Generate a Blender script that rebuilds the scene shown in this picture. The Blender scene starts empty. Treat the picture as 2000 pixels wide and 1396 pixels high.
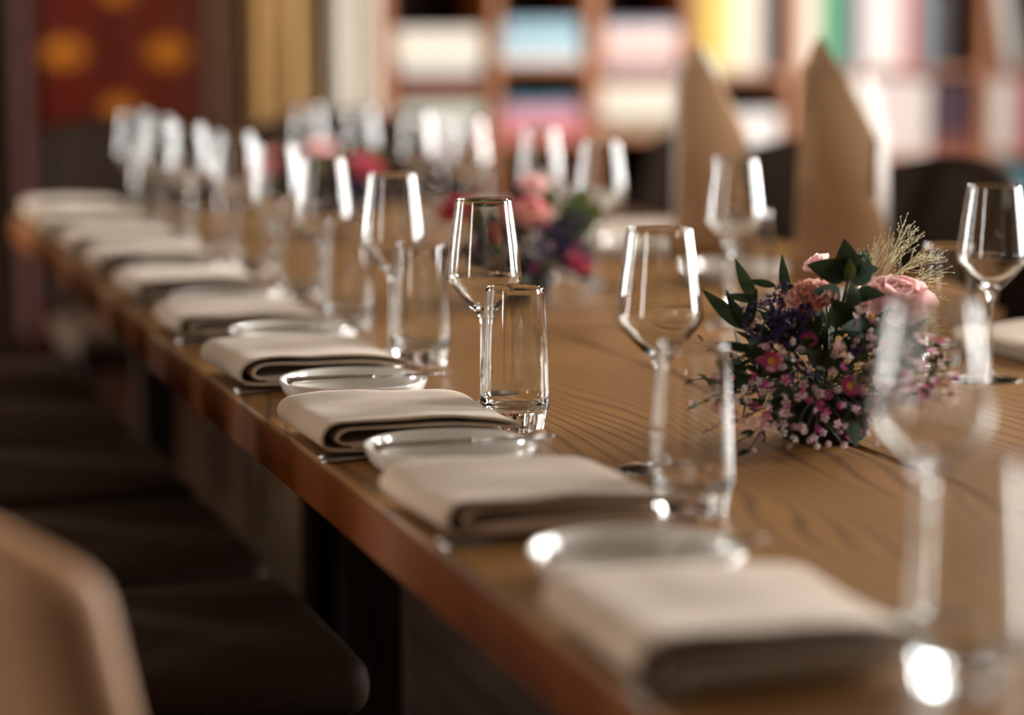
import bpy, bmesh, math, random
from math import sin, cos, pi, radians, atan2, sqrt
from mathutils import Vector, Matrix, noise as mnoise

S = bpy.context.scene
COL = S.collection

# ------------------------------------------------------------------ camera
cam_d = bpy.data.cameras.new('camera')
cam = bpy.data.objects.new('camera', cam_d)
COL.objects.link(cam)
S.camera = cam
cam_d.sensor_width = 36.0
cam_d.lens = 85.0
cam_d.clip_start = 0.05
cam.location = (0, 0, 1.186)
cam.rotation_euler = (radians(90 - 8.171), 0, radians(-17.891))
cam_d.dof.use_dof = True
cam_d.dof.focus_distance = 2.55
cam_d.dof.aperture_fstop = 1.6

# ------------------------------------------------------------------ view, world
S.view_settings.view_transform = 'Standard'
S.view_settings.look = 'None'
S.view_settings.gamma = 1.0
S.view_settings.use_curve_mapping = False
S.view_settings.exposure = 0.4
S.cycles.use_denoising = True
S.cycles.max_bounces = 14
S.cycles.transmission_bounces = 14
S.cycles.sample_clamp_indirect = 12.0
world = bpy.data.worlds.new('world')
S.world = world
world.use_nodes = True
world.node_tree.nodes['Background'].inputs[0].default_value = (0.85, 0.92, 1.0, 1)
world.node_tree.nodes['Background'].inputs[1].default_value = 1.0

# ------------------------------------------------------------------ daylight in the windows of the side walls, two of them added
WALL_R = 4.75
XL, YF, YB, ZC = -3.0, -2.6, 9.2, 3.1
WIN = [(1.5, 2.6), (3.4, 5.0), (5.4, 6.3)]     # spans along the right wall
WIN_L = [(0.3, 0.8), (3.75, 4.15), (5.9, 7.2)]                                   # spans along the left wall; first and last added to light chair, flowers, curtains
WIN_Z = (0.75, 2.75)
WIN_POWER = [165, 400, 24, 48, 48, 290]
for k, ((y0, y1), pw) in enumerate(zip(WIN + WIN_L, WIN_POWER)):
    ld = bpy.data.lights.new('window_daylight', 'AREA')
    ld.shape = 'RECTANGLE'
    ld.size = WIN_Z[1] - WIN_Z[0]
    ld.size_y = y1 - y0
    ld.energy = pw
    ld.color = (1.0, 0.97, 0.93)
    lo = bpy.data.objects.new('window_daylight', ld)
    COL.objects.link(lo)
    right = k < len(WIN)
    lo.location = (WALL_R + 0.12 if right else XL - 0.12, (y0 + y1) / 2, (WIN_Z[0] + WIN_Z[1]) / 2)
    lo.rotation_euler = (0, radians(90 if right else -90), 0)

# ------------------------------------------------------------------ materials
MATS = {}


def srgb(r, g, b):
    def f(c):
        c /= 255.0
        return c / 12.92 if c <= 0.04045 else ((c + 0.055) / 1.055) ** 2.4
    return (f(r), f(g), f(b), 1.0)


def mat(name, col, rough=0.6, metal=0.0, noise_amt=0.0, noise_scale=20.0, bump=0.0, bump_scale=200.0,
        sheen=0.0, coat=0.0, spec=0.5, trans=0.0, sub=0.0):
    if name in MATS:
        return MATS[name]
    m = bpy.data.materials.new(name)
    m.use_nodes = True
    nt = m.node_tree
    b = nt.nodes['Principled BSDF']
    b.inputs['Base Color'].default_value = col
    b.inputs['Roughness'].default_value = rough
    b.inputs['Metallic'].default_value = metal
    b.inputs['Specular IOR Level'].default_value = spec
    if sheen:
        b.inputs['Sheen Weight'].default_value = sheen
    if coat:
        b.inputs['Coat Weight'].default_value = coat
    if trans:
        b.inputs['Transmission Weight'].default_value = trans
        b.inputs['IOR'].default_value = 1.5
    if noise_amt or bump:
        tc = nt.nodes.new('ShaderNodeTexCoord')
    if noise_amt:
        n = nt.nodes.new('ShaderNodeTexNoise')
        n.inputs['Scale'].default_value = noise_scale
        n.inputs['Detail'].default_value = 4
        nt.links.new(tc.outputs['Object'], n.inputs['Vector'])
        mx = nt.nodes.new('ShaderNodeMix')
        mx.data_type = 'RGBA'
        mx.inputs[6].default_value = tuple(c * (1 - noise_amt) for c in col[:3]) + (1,)
        mx.inputs[7].default_value = tuple(min(1, c * (1 + noise_amt)) for c in col[:3]) + (1,)
        nt.links.new(n.outputs['Fac'], mx.inputs[0])
        nt.links.new(mx.outputs[2], b.inputs['Base Color'])
    if bump:
        n2 = nt.nodes.new('ShaderNodeTexNoise')
        n2.inputs['Scale'].default_value = bump_scale
        n2.inputs['Detail'].default_value = 3
        nt.links.new(tc.outputs['Object'], n2.inputs['Vector'])
        bp = nt.nodes.new('ShaderNodeBump')
        bp.inputs['Strength'].default_value = bump
        bp.inputs['Distance'].default_value = 0.002
        nt.links.new(n2.outputs['Fac'], bp.inputs['Height'])
        nt.links.new(bp.outputs['Normal'], b.inputs['Normal'])
    MATS[name] = m
    return m


def wood(name, light, dark, axis='Y', lines=150.0, warp=26.0, rough=0.45, contrast=0.8, coat=0.0):
    """Growth rings: contour lines of a warped coordinate across the grain."""
    if name in MATS:
        return MATS[name]
    m = bpy.data.materials.new(name)
    m.use_nodes = True
    nt = m.node_tree
    N, L = nt.nodes, nt.links
    b = N['Principled BSDF']
    tc = N.new('ShaderNodeTexCoord')
    sep = N.new('ShaderNodeSeparateXYZ')
    L.new(tc.outputs['Object'], sep.inputs[0])
    mp = N.new('ShaderNodeMapping')
    sc = {'X': (0.8, 4.0, 4.0), 'Y': (4.0, 0.8, 4.0), 'Z': (4.0, 4.0, 0.8)}[axis]
    mp.inputs['Scale'].default_value = sc
    L.new(tc.outputs['Object'], mp.inputs[0])
    n1 = N.new('ShaderNodeTexNoise')
    n1.inputs['Scale'].default_value = 1.0
    n1.inputs['Detail'].default_value = 2.0
    n1.inputs['Roughness'].default_value = 0.4
    L.new(mp.outputs[0], n1.inputs['Vector'])
    across = {'X': 'Y', 'Y': 'X', 'Z': 'X'}[axis]
    m1 = N.new('ShaderNodeMath'); m1.operation = 'MULTIPLY'; m1.inputs[1].default_value = lines
    L.new(sep.outputs[across], m1.inputs[0])
    m2 = N.new('ShaderNodeMath'); m2.operation = 'MULTIPLY_ADD'; m2.inputs[1].default_value = warp
    L.new(n1.outputs['Fac'], m2.inputs[0]); L.new(m1.outputs[0], m2.inputs[2])
    sn = N.new('ShaderNodeMath'); sn.operation = 'SINE'
    L.new(m2.outputs[0], sn.inputs[0])
    rp = N.new('ShaderNodeValToRGB')
    rp.color_ramp.elements[0].position = 0.35; rp.color_ramp.elements[0].color = (0, 0, 0, 1)
    rp.color_ramp.elements[1].position = 1.0; rp.color_ramp.elements[1].color = (1, 1, 1, 1)
    L.new(sn.outputs[0], rp.inputs[0])
    # fine fibres
    mp2 = N.new('ShaderNodeMapping')
    mp2.inputs['Scale'].default_value = tuple(s * k for s, k in zip(sc, {'X': (6, 120, 120), 'Y': (120, 6, 120), 'Z': (120, 120, 6)}[axis]))
    L.new(tc.outputs['Object'], mp2.inputs[0])
    n2 = N.new('ShaderNodeTexNoise'); n2.inputs['Scale'].default_value = 1.0; n2.inputs['Detail'].default_value = 3
    L.new(mp2.outputs[0], n2.inputs['Vector'])
    # broad tone
    n3 = N.new('ShaderNodeTexNoise'); n3.inputs['Scale'].default_value = 0.7; n3.inputs['Detail'].default_value = 2
    L.new(mp.outputs[0], n3.inputs['Vector'])
    a1 = N.new('ShaderNodeMath'); a1.operation = 'MULTIPLY'; a1.inputs[1].default_value = 0.62 * contrast
    L.new(rp.outputs[0], a1.inputs[0])
    a2 = N.new('ShaderNodeMath'); a2.operation = 'MULTIPLY_ADD'; a2.inputs[1].default_value = 0.5 * contrast
    L.new(n2.outputs['Fac'], a2.inputs[0]); L.new(a1.outputs[0], a2.inputs[2])
    a3 = N.new('ShaderNodeMath'); a3.operation = 'MULTIPLY_ADD'; a3.inputs[1].default_value = 0.45 * contrast
    a3.use_clamp = True
    L.new(n3.outputs['Fac'], a3.inputs[0]); L.new(a2.outputs[0], a3.inputs[2])
    a4 = N.new('ShaderNodeMath'); a4.operation = 'SUBTRACT'; a4.inputs[1].default_value = 0.28 * contrast; a4.use_clamp = True
    L.new(a3.outputs[0], a4.inputs[0])
    mx = N.new('ShaderNodeMix'); mx.data_type = 'RGBA'
    mx.inputs[6].default_value = light; mx.inputs[7].default_value = dark
    L.new(a4.outputs[0], mx.inputs[0])
    L.new(mx.outputs[2], b.inputs['Base Color'])
    b.inputs['Roughness'].default_value = rough
    if coat:
        b.inputs['Coat Weight'].default_value = coat
        b.inputs['Coat Roughness'].default_value = 0.3
    bp = N.new('ShaderNodeBump'); bp.inputs['Strength'].default_value = 0.15; bp.inputs['Distance'].default_value = 0.0008
    bp.invert = True
    L.new(a2.outputs[0], bp.inputs['Height']); L.new(bp.outputs[0], b.inputs['Normal'])
    MATS[name] = m
    return m


def glass():
    if 'clear_glass' in MATS:
        return MATS['clear_glass']
    m = bpy.data.materials.new('clear_glass')
    m.use_nodes = True
    nt = m.node_tree
    nt.nodes.remove(nt.nodes['Principled BSDF'])
    g = nt.nodes.new('ShaderNodeBsdfGlass')
    g.inputs['Color'].default_value = (0.985, 0.99, 0.985, 1)
    g.inputs['Roughness'].default_value = 0.0
    g.inputs['IOR'].default_value = 1.5
    nt.links.new(g.outputs[0], nt.nodes['Material Output'].inputs[0])
    MATS['clear_glass'] = m
    return m


M_TABLE = wood('oiled_oak', srgb(158, 113, 58), srgb(90, 58, 26), 'Y', 330.0, 95.0, 0.42, 0.95)
M_SHELF = wood('shelf_walnut', srgb(166, 98, 44), srgb(100, 54, 24), 'Z', 90.0, 14.0, 0.5, 0.8)
M_FLOOR = wood('dark_floor_oak', srgb(34, 23, 15), srgb(16, 10, 6), 'Y', 90.0, 14.0, 0.4, 0.9)
M_DARKWOOD = wood('dark_stained_wood', srgb(44, 29, 19), srgb(20, 12, 7), 'Z', 90.0, 12.0, 0.45, 0.8)
M_EDGE = wood('red_brown_oak_shaded', srgb(118, 66, 30), srgb(70, 35, 15), 'Y', 200.0, 40.0, 0.6, 0.7)  # redder edge oak, with shade put into its darker tone
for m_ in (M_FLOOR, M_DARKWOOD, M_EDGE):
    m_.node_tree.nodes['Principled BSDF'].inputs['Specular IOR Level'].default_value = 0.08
M_LINEN = mat('taupe_linen', srgb(192, 170, 144), 0.85, noise_amt=0.06, noise_scale=60, bump=0.25, bump_scale=1400, sheen=0.25)
M_LINEN_DARK = mat('brown_linen', srgb(178, 142, 106), 0.9, noise_amt=0.08, noise_scale=40, bump=0.25, bump_scale=900, sheen=0.15)
M_PORC = mat('white_porcelain', srgb(232, 228, 220), 0.12, coat=0.6, spec=0.5)
M_STEEL = mat('brushed_steel', (0.42, 0.40, 0.37, 1), 0.2, 1.0)
M_LEATHER = mat('dark_brown_leather', srgb(33, 21, 13), 0.65, spec=0.08, noise_amt=0.15, noise_scale=8, bump=0.35, bump_scale=260)
M_SEAT = mat('brown_seat_leather', srgb(66, 48, 34), 0.6, spec=0.2, noise_amt=0.15, noise_scale=8, bump=0.35, bump_scale=260)
M_TAN = mat('tan_leather', srgb(184, 138, 100), 0.6, spec=0.3, noise_amt=0.08, noise_scale=6, bump=0.2, bump_scale=260)
M_METAL = mat('black_metal', (0.03, 0.028, 0.026, 1), 0.35, 1.0)
M_WALL = mat('brown_wall_paint', srgb(98, 76, 56), 0.9, noise_amt=0.04, noise_scale=3, bump=0.1, bump_scale=60)
M_WALLDK = mat('brown_plaster', srgb(92, 66, 46), 0.9, noise_amt=0.06, noise_scale=3, bump=0.1, bump_scale=60)
M_CEIL = mat('ceiling_plaster', srgb(112, 97, 80), 0.95, noise_amt=0.03, noise_scale=2)
M_PAPER = mat('white_paper', srgb(188, 182, 178), 0.8, noise_amt=0.02, noise_scale=10)
M_PAGES = mat('book_pages', srgb(226, 214, 192), 0.85, noise_amt=0.06, noise_scale=120)
M_GLASS = glass()

# ------------------------------------------------------------------ mesh helpers


def link(name, me, m=None, parent=None, basis=None):
    o = bpy.data.objects.new(name, me)
    COL.objects.link(o)
    if m is not None and me is not None and len(me.materials) == 0:
        me.materials.append(m)
    if parent is not None:
        o.parent = parent
    if basis is not None:
        o.matrix_basis = basis
    return o


def mesh(name, verts, faces, smooth=True):
    me = bpy.data.meshes.new(name)
    me.from_pydata([tuple(v) for v in verts], [], faces)
    if smooth:
        me.polygons.foreach_set('use_smooth', [True] * len(me.polygons))
    me.update()
    return me


def bm_mesh(name, bm, smooth=False):
    bmesh.ops.recalc_face_normals(bm, faces=bm.faces)
    me = bpy.data.meshes.new(name)
    bm.to_mesh(me)
    bm.free()
    if smooth:
        me.polygons.foreach_set('use_smooth', [True] * len(me.polygons))
    me.update()
    return me


def box_bm(bm, x0, x1, y0, y1, z0, z1, bevel=0.0, seg=2):
    r = bmesh.ops.create_cube(bm, size=1.0)
    vs = r['verts']
    for v in vs:
        v.co = Vector(((x0 + x1) / 2 + v.co.x * (x1 - x0), (y0 + y1) / 2 + v.co.y * (y1 - y0), (z0 + z1) / 2 + v.co.z * (z1 - z0)))
    if bevel > 0:
        es = list({e for v in vs for e in v.link_edges})
        bmesh.ops.bevel(bm, geom=es, offset=bevel, segments=seg, affect='EDGES', profile=0.5)


def box(name, x0, x1, y0, y1, z0, z1, m, parent=None, bevel=0.0, seg=2, smooth=False):
    bm = bmesh.new()
    box_bm(bm, x0, x1, y0, y1, z0, z1, bevel, seg)
    return link(name, bm_mesh(name, bm, smooth), m, parent)


def lathe_mesh(name, prof, segs=64, close_start=False, close_end=False):
    """prof: list of (r, z); r == 0 makes a pole."""
    verts, rings, faces = [], [], []
    for r, z in prof:
        if r < 1e-7:
            rings.append([len(verts)]); verts.append((0, 0, z))
        else:
            i0 = len(verts)
            for k in range(segs):
                a = 2 * pi * k / segs
                verts.append((r * cos(a), r * sin(a), z))
            rings.append(list(range(i0, i0 + segs)))
    for A, B in zip(rings[:-1], rings[1:]):
        for k in range(segs):
            k2 = (k + 1) % segs
            if len(A) == 1 and len(B) == 1:
                continue
            if len(A) == 1:
                faces.append((A[0], B[k2], B[k]))
            elif len(B) == 1:
                faces.append((A[k], A[k2], B[0]))
            else:
                faces.append((A[k], A[k2], B[k2], B[k]))
    return mesh(name, verts, faces)


def smooth_prof(pts, n=6):
    """Catmull-Rom through the points."""
    out = []
    P = [pts[0]] + list(pts) + [pts[-1]]
    for i in range(1, len(P) - 2):
        p0, p1, p2, p3 = P[i - 1], P[i], P[i + 1], P[i + 2]
        for k in range(n):
            t = k / n
            out.append(tuple(0.5 * (2 * p1[j] + (p2[j] - p0[j]) * t + (2 * p0[j] - 5 * p1[j] + 4 * p2[j] - p3[j]) * t * t
                                    + (3 * p1[j] - p0[j] - 3 * p2[j] + p3[j]) * t ** 3) for j in range(len(p1))))
    out.append(tuple(pts[-1]))
    return out


def tube_geo(verts, faces, pts, rad, n=6):
    """Append a tube along pts (Vectors); rad a float or list."""
    i0 = len(verts)
    up = Vector((0.13, 0.29, 0.95))
    for i, p in enumerate(pts):
        d = (pts[min(i + 1, len(pts) - 1)] - pts[max(i - 1, 0)])
        if d.length < 1e-9:
            d = Vector((0, 0, 1))
        d.normalize()
        a = d.cross(up)
        if a.length < 1e-4:
            a = d.cross(Vector((1, 0, 0)))
        a.normalize()
        b = d.cross(a)
        r = rad[i] if isinstance(rad, (list, tuple)) else rad
        for k in range(n):
            t = 2 * pi * k / n
            verts.append(tuple(p + a * (r * cos(t)) + b * (r * sin(t))))
    for i in range(len(pts) - 1):
        for k in range(n):
            k2 = (k + 1) % n
            faces.append((i0 + i * n + k, i0 + i * n + k2, i0 + (i + 1) * n + k2, i0 + (i + 1) * n + k))
    faces.append(tuple(i0 + k for k in reversed(range(n))))
    e = i0 + (len(pts) - 1) * n
    faces.append(tuple(e + k for k in range(n)))


def tube(name, pts, rad, m, parent=None, n=8, basis=None):
    v, f = [], []
    tube_geo(v, f, [Vector(p) for p in pts], rad, n)
    return link(name, mesh(name, v, f), m, parent, basis)


def empty(name, loc=(0, 0, 0), rz=0.0):
    o = bpy.data.objects.new(name, None)
    COL.objects.link(o)
    o.empty_display_size = 0.05
    o.location = loc
    o.rotation_euler = (0, 0, rz)
    return o


def tag(o, label, cat, group=None):
    o['label'] = label
    o['category'] = cat
    if group:
        o['group'] = group
    return o


def struct(o):
    o['kind'] = 'structure'
    return o


def copy_tree(o, parent=None):
    c = o.copy()
    COL.objects.link(c)
    if parent is not None:
        c.parent = parent
    for ch in list(o.children):
        copy_tree(ch, c)
    return c


PROTO = {}


def place(key, maker, loc, rz, label, cat, group=None, tilt=None):
    """First call builds the thing, later calls copy it with its parts."""
    if key not in PROTO:
        PROTO[key] = maker()
        o = PROTO[key]
    else:
        o = copy_tree(PROTO[key])
        for k in ('group',):
            if k in o.keys():
                del o[k]
    o.location = loc
    o.rotation_euler = (tilt[0], tilt[1], rz) if tilt else (0, 0, rz)
    return tag(o, label, cat, group)


ORD = ['nearest', 'second', 'third', 'fourth', 'fifth', 'sixth', 'seventh', 'eighth', 'ninth', 'tenth', 'eleventh', 'twelfth']
TZ = 0.75           # table height

# ------------------------------------------------------------------ the room
# floor of single boards
floor = struct(box('floor', XL, WALL_R, YF, YB, -0.06, -0.012, M_FLOOR))
fw = 0.145
bmf = bmesh.new(); box_bm(bmf, 0, fw - 0.004, YF, YB, -0.012, 0.0, 0.0015, 1)
fme = bm_mesh('floor_board', bmf)
fme.materials.append(M_FLOOR)
nb = int((WALL_R - XL) / fw)
for i in range(nb):
    o = link('floor_board', fme, None, floor)
    o.location = (XL + i * fw + 0.002, 0, 0)
struct(box('ceiling', XL - 0.3, WALL_R + 0.3, YF, YB, ZC, ZC + 0.1, M_CEIL))
struct(box('wall_front', XL, WALL_R + 0.3, YF - 0.1, YF, 0, ZC, M_WALL))
struct(box('wall_back', XL, WALL_R + 0.3, YB, YB + 0.1, 0, ZC, M_WALLDK))
for side, spans, xa in (('right', WIN, WALL_R), ('left', WIN_L, XL - 0.3)):
    bm = bmesh.new()
    ys = [YF] + [v for w in spans for v in w] + [YB]
    box_bm(bm, xa, xa + 0.3, YF, YB, 0, WIN_Z[0])
    box_bm(bm, xa, xa + 0.3, YF, YB, WIN_Z[1], ZC)
    for i in range(0, len(ys), 2):
        box_bm(bm, xa, xa + 0.3, ys[i], ys[i + 1], WIN_Z[0], WIN_Z[1])
    struct(link('wall_' + side, bm_mesh('wall_' + side, bm), M_WALL))
M_FRAME = mat('window_paint', srgb(214, 206, 192), 0.5)
for k, (y0, y1) in enumerate(WIN + WIN_L):  # frames, also for the two added left windows
    w = struct(empty('window_%d' % (k + 1), (WALL_R + 0.06 if k < len(WIN) else XL - 0.06, (y0 + y1) / 2, WIN_Z[0]), 0 if k < len(WIN) else pi))
    h, hw = WIN_Z[1] - WIN_Z[0], (y1 - y0) / 2
    for nm, a in (('window_frame', (-hw, -hw + 0.06, 0, h)), ('window_frame', (hw - 0.06, hw, 0, h)), ('window_frame', (-hw + 0.06, hw - 0.06, 0, 0.06)),
                  ('window_frame', (-hw + 0.06, hw - 0.06, h - 0.06, h)), ('mullion', (-0.03, 0.03, 0.06, h - 0.06))):
        box(nm, -0.03, 0.03, a[0], a[1], a[2], a[3], M_FRAME, w, 0.004, 1)
    box('window_sill', -0.16, -0.03, -hw - 0.05, hw + 0.05, -0.03, 0.0, M_FRAME, w, 0.004, 1)

# ------------------------------------------------------------------ tables


def dining_table(label, x0, x1, xj, y0, y1, rz=0.0):
    r = empty('dining_table', ((x0 + x1) / 2, (y0 + y1) / 2, 0))
    ox, oy = r.location.x, r.location.y
    th = 0.053
    for a, b in ((x0, xj - 0.004), (xj + 0.004, x1)):
        bm = bmesh.new()
        box_bm(bm, a - ox, b - ox, y0 - oy, y1 - oy, TZ - th, TZ, 0.0035, 3)
        o = link('tabletop_plank', bm_mesh('tabletop_plank', bm), M_TABLE, r)
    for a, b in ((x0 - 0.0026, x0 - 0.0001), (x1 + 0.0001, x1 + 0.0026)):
        box('edge_shade_band', a - ox, b - ox, y0 - oy, y1 - oy, TZ - th, TZ - 0.0065, M_EDGE, r, 0.001, 1)  # thin strip added over the plank edge to carry its shade
    # under frame and legs
    ins, inr = 0.34, 0.46
    box('apron', x0 + ins - ox, x0 + ins + 0.03 - ox, y0 + 0.15 - oy, y1 - 0.15 - oy, TZ - th - 0.08, TZ - th, M_DARKWOOD, r, 0.003, 1)
    box('apron', x1 - inr - 0.03 - ox, x1 - inr - ox, y0 + 0.15 - oy, y1 - 0.15 - oy, TZ - th - 0.08, TZ - th, M_DARKWOOD, r, 0.003, 1)
    for lx in (x0 + 0.24, x1 - inr - 0.06):
        for ly in (y0 + 0.08, y1 - 0.16):
            box('leg', lx - ox, lx + 0.08 - ox, ly - oy, ly + 0.08 - oy, 0, TZ - th, M_DARKWOOD, r, 0.004, 1)
    r.rotation_euler = (0, 0, rz)
    return tag(r, label, 'table', 'long tables pushed end to end')


SEAM = 3.29
dining_table('near half of the long oak table, with the flower bouquet at the front', 0.5375, 1.86, 1.07, 0.7, SEAM)
dining_table('far half of the long oak table, beyond the crosswise seam', 0.5595, 1.885, 1.095, SEAM + 0.014, 5.26, -0.016)

# ------------------------------------------------------------------ glassware
WINE_OUT_BOWL = [(0.0037, 0.096), (0.0048, 0.1015), (0.0082, 0.107), (0.0150, 0.1135), (0.0240, 0.1225), (0.0330, 0.1325), (0.0388, 0.1398),
                 (0.0412, 0.1448), (0.0414, 0.1500), (0.0407, 0.1580), (0.0385, 0.1770), (0.0350, 0.2020), (0.0310, 0.2300)]
WINE_IN_BOWL = [(0.0300, 0.2300), (0.0340, 0.2020), (0.0375, 0.1770), (0.0396, 0.1585), (0.0402, 0.1505), (0.0398, 0.1460), (0.0376, 0.1412),
                (0.0318, 0.1346), (0.0226, 0.1254), (0.0130, 0.1176), (0.0060, 0.1138), (0.0, 0.1126)]


def wine_glass():
    r = empty('wine_glass')
    prof = smooth_prof(WINE_OUT_BOWL, 4)
    prof += [(0.0309, 0.2314), (0.0305, 0.232), (0.0301, 0.2314)]
    prof += smooth_prof(WINE_IN_BOWL, 4)
    link('bowl', lathe_mesh('wine_bowl', prof, 72), M_GLASS, r)
    link('stem', lathe_mesh('wine_stem', smooth_prof([(0.0062, 0.0075), (0.0046, 0.012), (0.0038, 0.022), (0.0035, 0.05), (0.0035, 0.08), (0.0037, 0.096)], 4), 32), M_GLASS, r)
    link('foot', lathe_mesh('wine_foot', [(0.0, 0.0009), (0.02, 0.0006), (0.0365, 0.0), (0.0380, 0.0003), (0.0384, 0.0010), (0.0380, 0.0017), (0.034, 0.0023),
                                          (0.026, 0.0031), (0.018, 0.0042), (0.0115, 0.0054), (0.0082, 0.0063), (0.0062, 0.0075)], 72), M_GLASS, r)
    return r


def tumbler():
    r = empty('tumbler')
    outer = smooth_prof([(0.0345, 0.0190), (0.0366, 0.0250), (0.0374, 0.0310), (0.0371, 0.0400), (0.0352, 0.0800), (0.0330, 0.1150), (0.0308, 0.1485)], 5)
    inner = smooth_prof([(0.0296, 0.1485), (0.0318, 0.1150), (0.0340, 0.0800), (0.0357, 0.0420), (0.0352, 0.0335), (0.0320, 0.0275), (0.0230, 0.0235), (0.0120, 0.0222), (0.0, 0.0218)], 5)
    prof = outer + [(0.0306, 0.1496), (0.0302, 0.150), (0.0298, 0.1496)] + inner
    link('body', lathe_mesh('tumbler_body', prof, 72), M_GLASS, r)
    link('base', lathe_mesh('tumbler_base', [(0.0, 0.0012), (0.022, 0.0010), (0.0285, 0.0004), (0.0300, 0.0), (0.0314, 0.0006), (0.0319, 0.0020), (0.0330, 0.0100), (0.0345, 0.0190)], 72), M_GLASS, r)
    return r


LW = [(0.803, 1.520), (0.834, 2.128), (0.780, 2.517), (0.793, 2.950), (0.790, 3.310), (0.800, 3.660), (0.815, 4.047), (0.793, 4.367), (0.788, 4.670), (0.790, 4.950)]
LT = [(0.752, 1.370), (0.788, 1.930), (0.774, 2.388), (0.806, 2.868), (0.802, 3.225), (0.815, 3.575), (0.822, 3.960), (0.805, 4.280), (0.800, 4.580), (0.800, 4.865)]
LWL = ['out-of-focus wine glass nearest the camera, at the right of the picture',
       'second wine glass of the left row, just left of the near bouquet',
       'sharp wine glass in the middle, standing behind the sharp tumbler']
LTL = ['out-of-focus tumbler nearest the camera, cut by the right picture edge',
       'tumbler beside the foot of the wine glass left of the near bouquet',
       'sharp straight-sided water tumbler in the middle, in front of the sharp wine glass']
for i, (x, y) in enumerate(LW):
    lb = LWL[i] if i < 3 else '%s wine glass from the camera in the row along the left table edge' % ORD[i]
    place('wine', wine_glass, (x, y, TZ), i * 0.7, lb, 'wine glass', 'wine glasses on the table')
for i, (x, y) in enumerate(LT):
    lb = LTL[i] if i < 3 else '%s water tumbler from the camera in the row along the left table edge' % ORD[i]
    place('tumbler', tumbler, (x, y, TZ), i * 0.9, lb, 'tumbler', 'tumblers on the table')
RW = [(1.415, 2.535), (1.327, 3.103), (1.308, 3.598), (1.351, 4.025), (1.337, 4.411), (1.320, 4.709), (1.276, 4.995), (1.20, 5.155)]
RT = [(1.425, 2.662), (1.400, 3.215), (1.300, 3.720), (1.400, 4.130), (1.385, 4.510), (1.375, 4.815)]
RWL = ['wine glass at the right picture edge, behind the near bouquet', 'wine glass on the far side in front of the left standing brown napkin']
for i, (x, y) in enumerate(RW):
    lb = RWL[i] if i < 2 else '%s wine glass from the camera in the row along the far right table edge' % ORD[i]
    place('wine', wine_glass, (x, y, TZ), i * 0.5, lb, 'wine glass', 'wine glasses on the table')
RTL = ['tumbler close behind the wine glass at the right picture edge']
for i, (x, y) in enumerate(RT):
    lb = RTL[i] if i < 1 else '%s water tumbler from the camera along the far right table edge' % ORD[i]
    place('tumbler', tumbler, (x, y, TZ), i * 0.5, lb, 'tumbler', 'tumblers on the table')

# ------------------------------------------------------------------ plates, napkins, cutlery


def bread_plate():
    prof = smooth_prof([(0.0, 0.003), (0.045, 0.003), (0.055, 0.0025)], 2) + [(0.0570, 0.0), (0.0600, 0.0)] + \
        smooth_prof([(0.0615, 0.0015), (0.0690, 0.0050), (0.0765, 0.0120), (0.0808, 0.0200), (0.0828, 0.0262)], 4) + \
        [(0.0831, 0.0276), (0.0822, 0.0284), (0.0808, 0.0280)] + \
        smooth_prof([(0.0796, 0.0262), (0.0770, 0.0200), (0.0720, 0.0132), (0.0640, 0.0086), (0.0500, 0.0066), (0.0, 0.0060)], 4)
    r = empty('bread_plate')
    link('plate_body', lathe_mesh('bread_plate', prof, 72), M_PORC, r)
    return r


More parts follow.
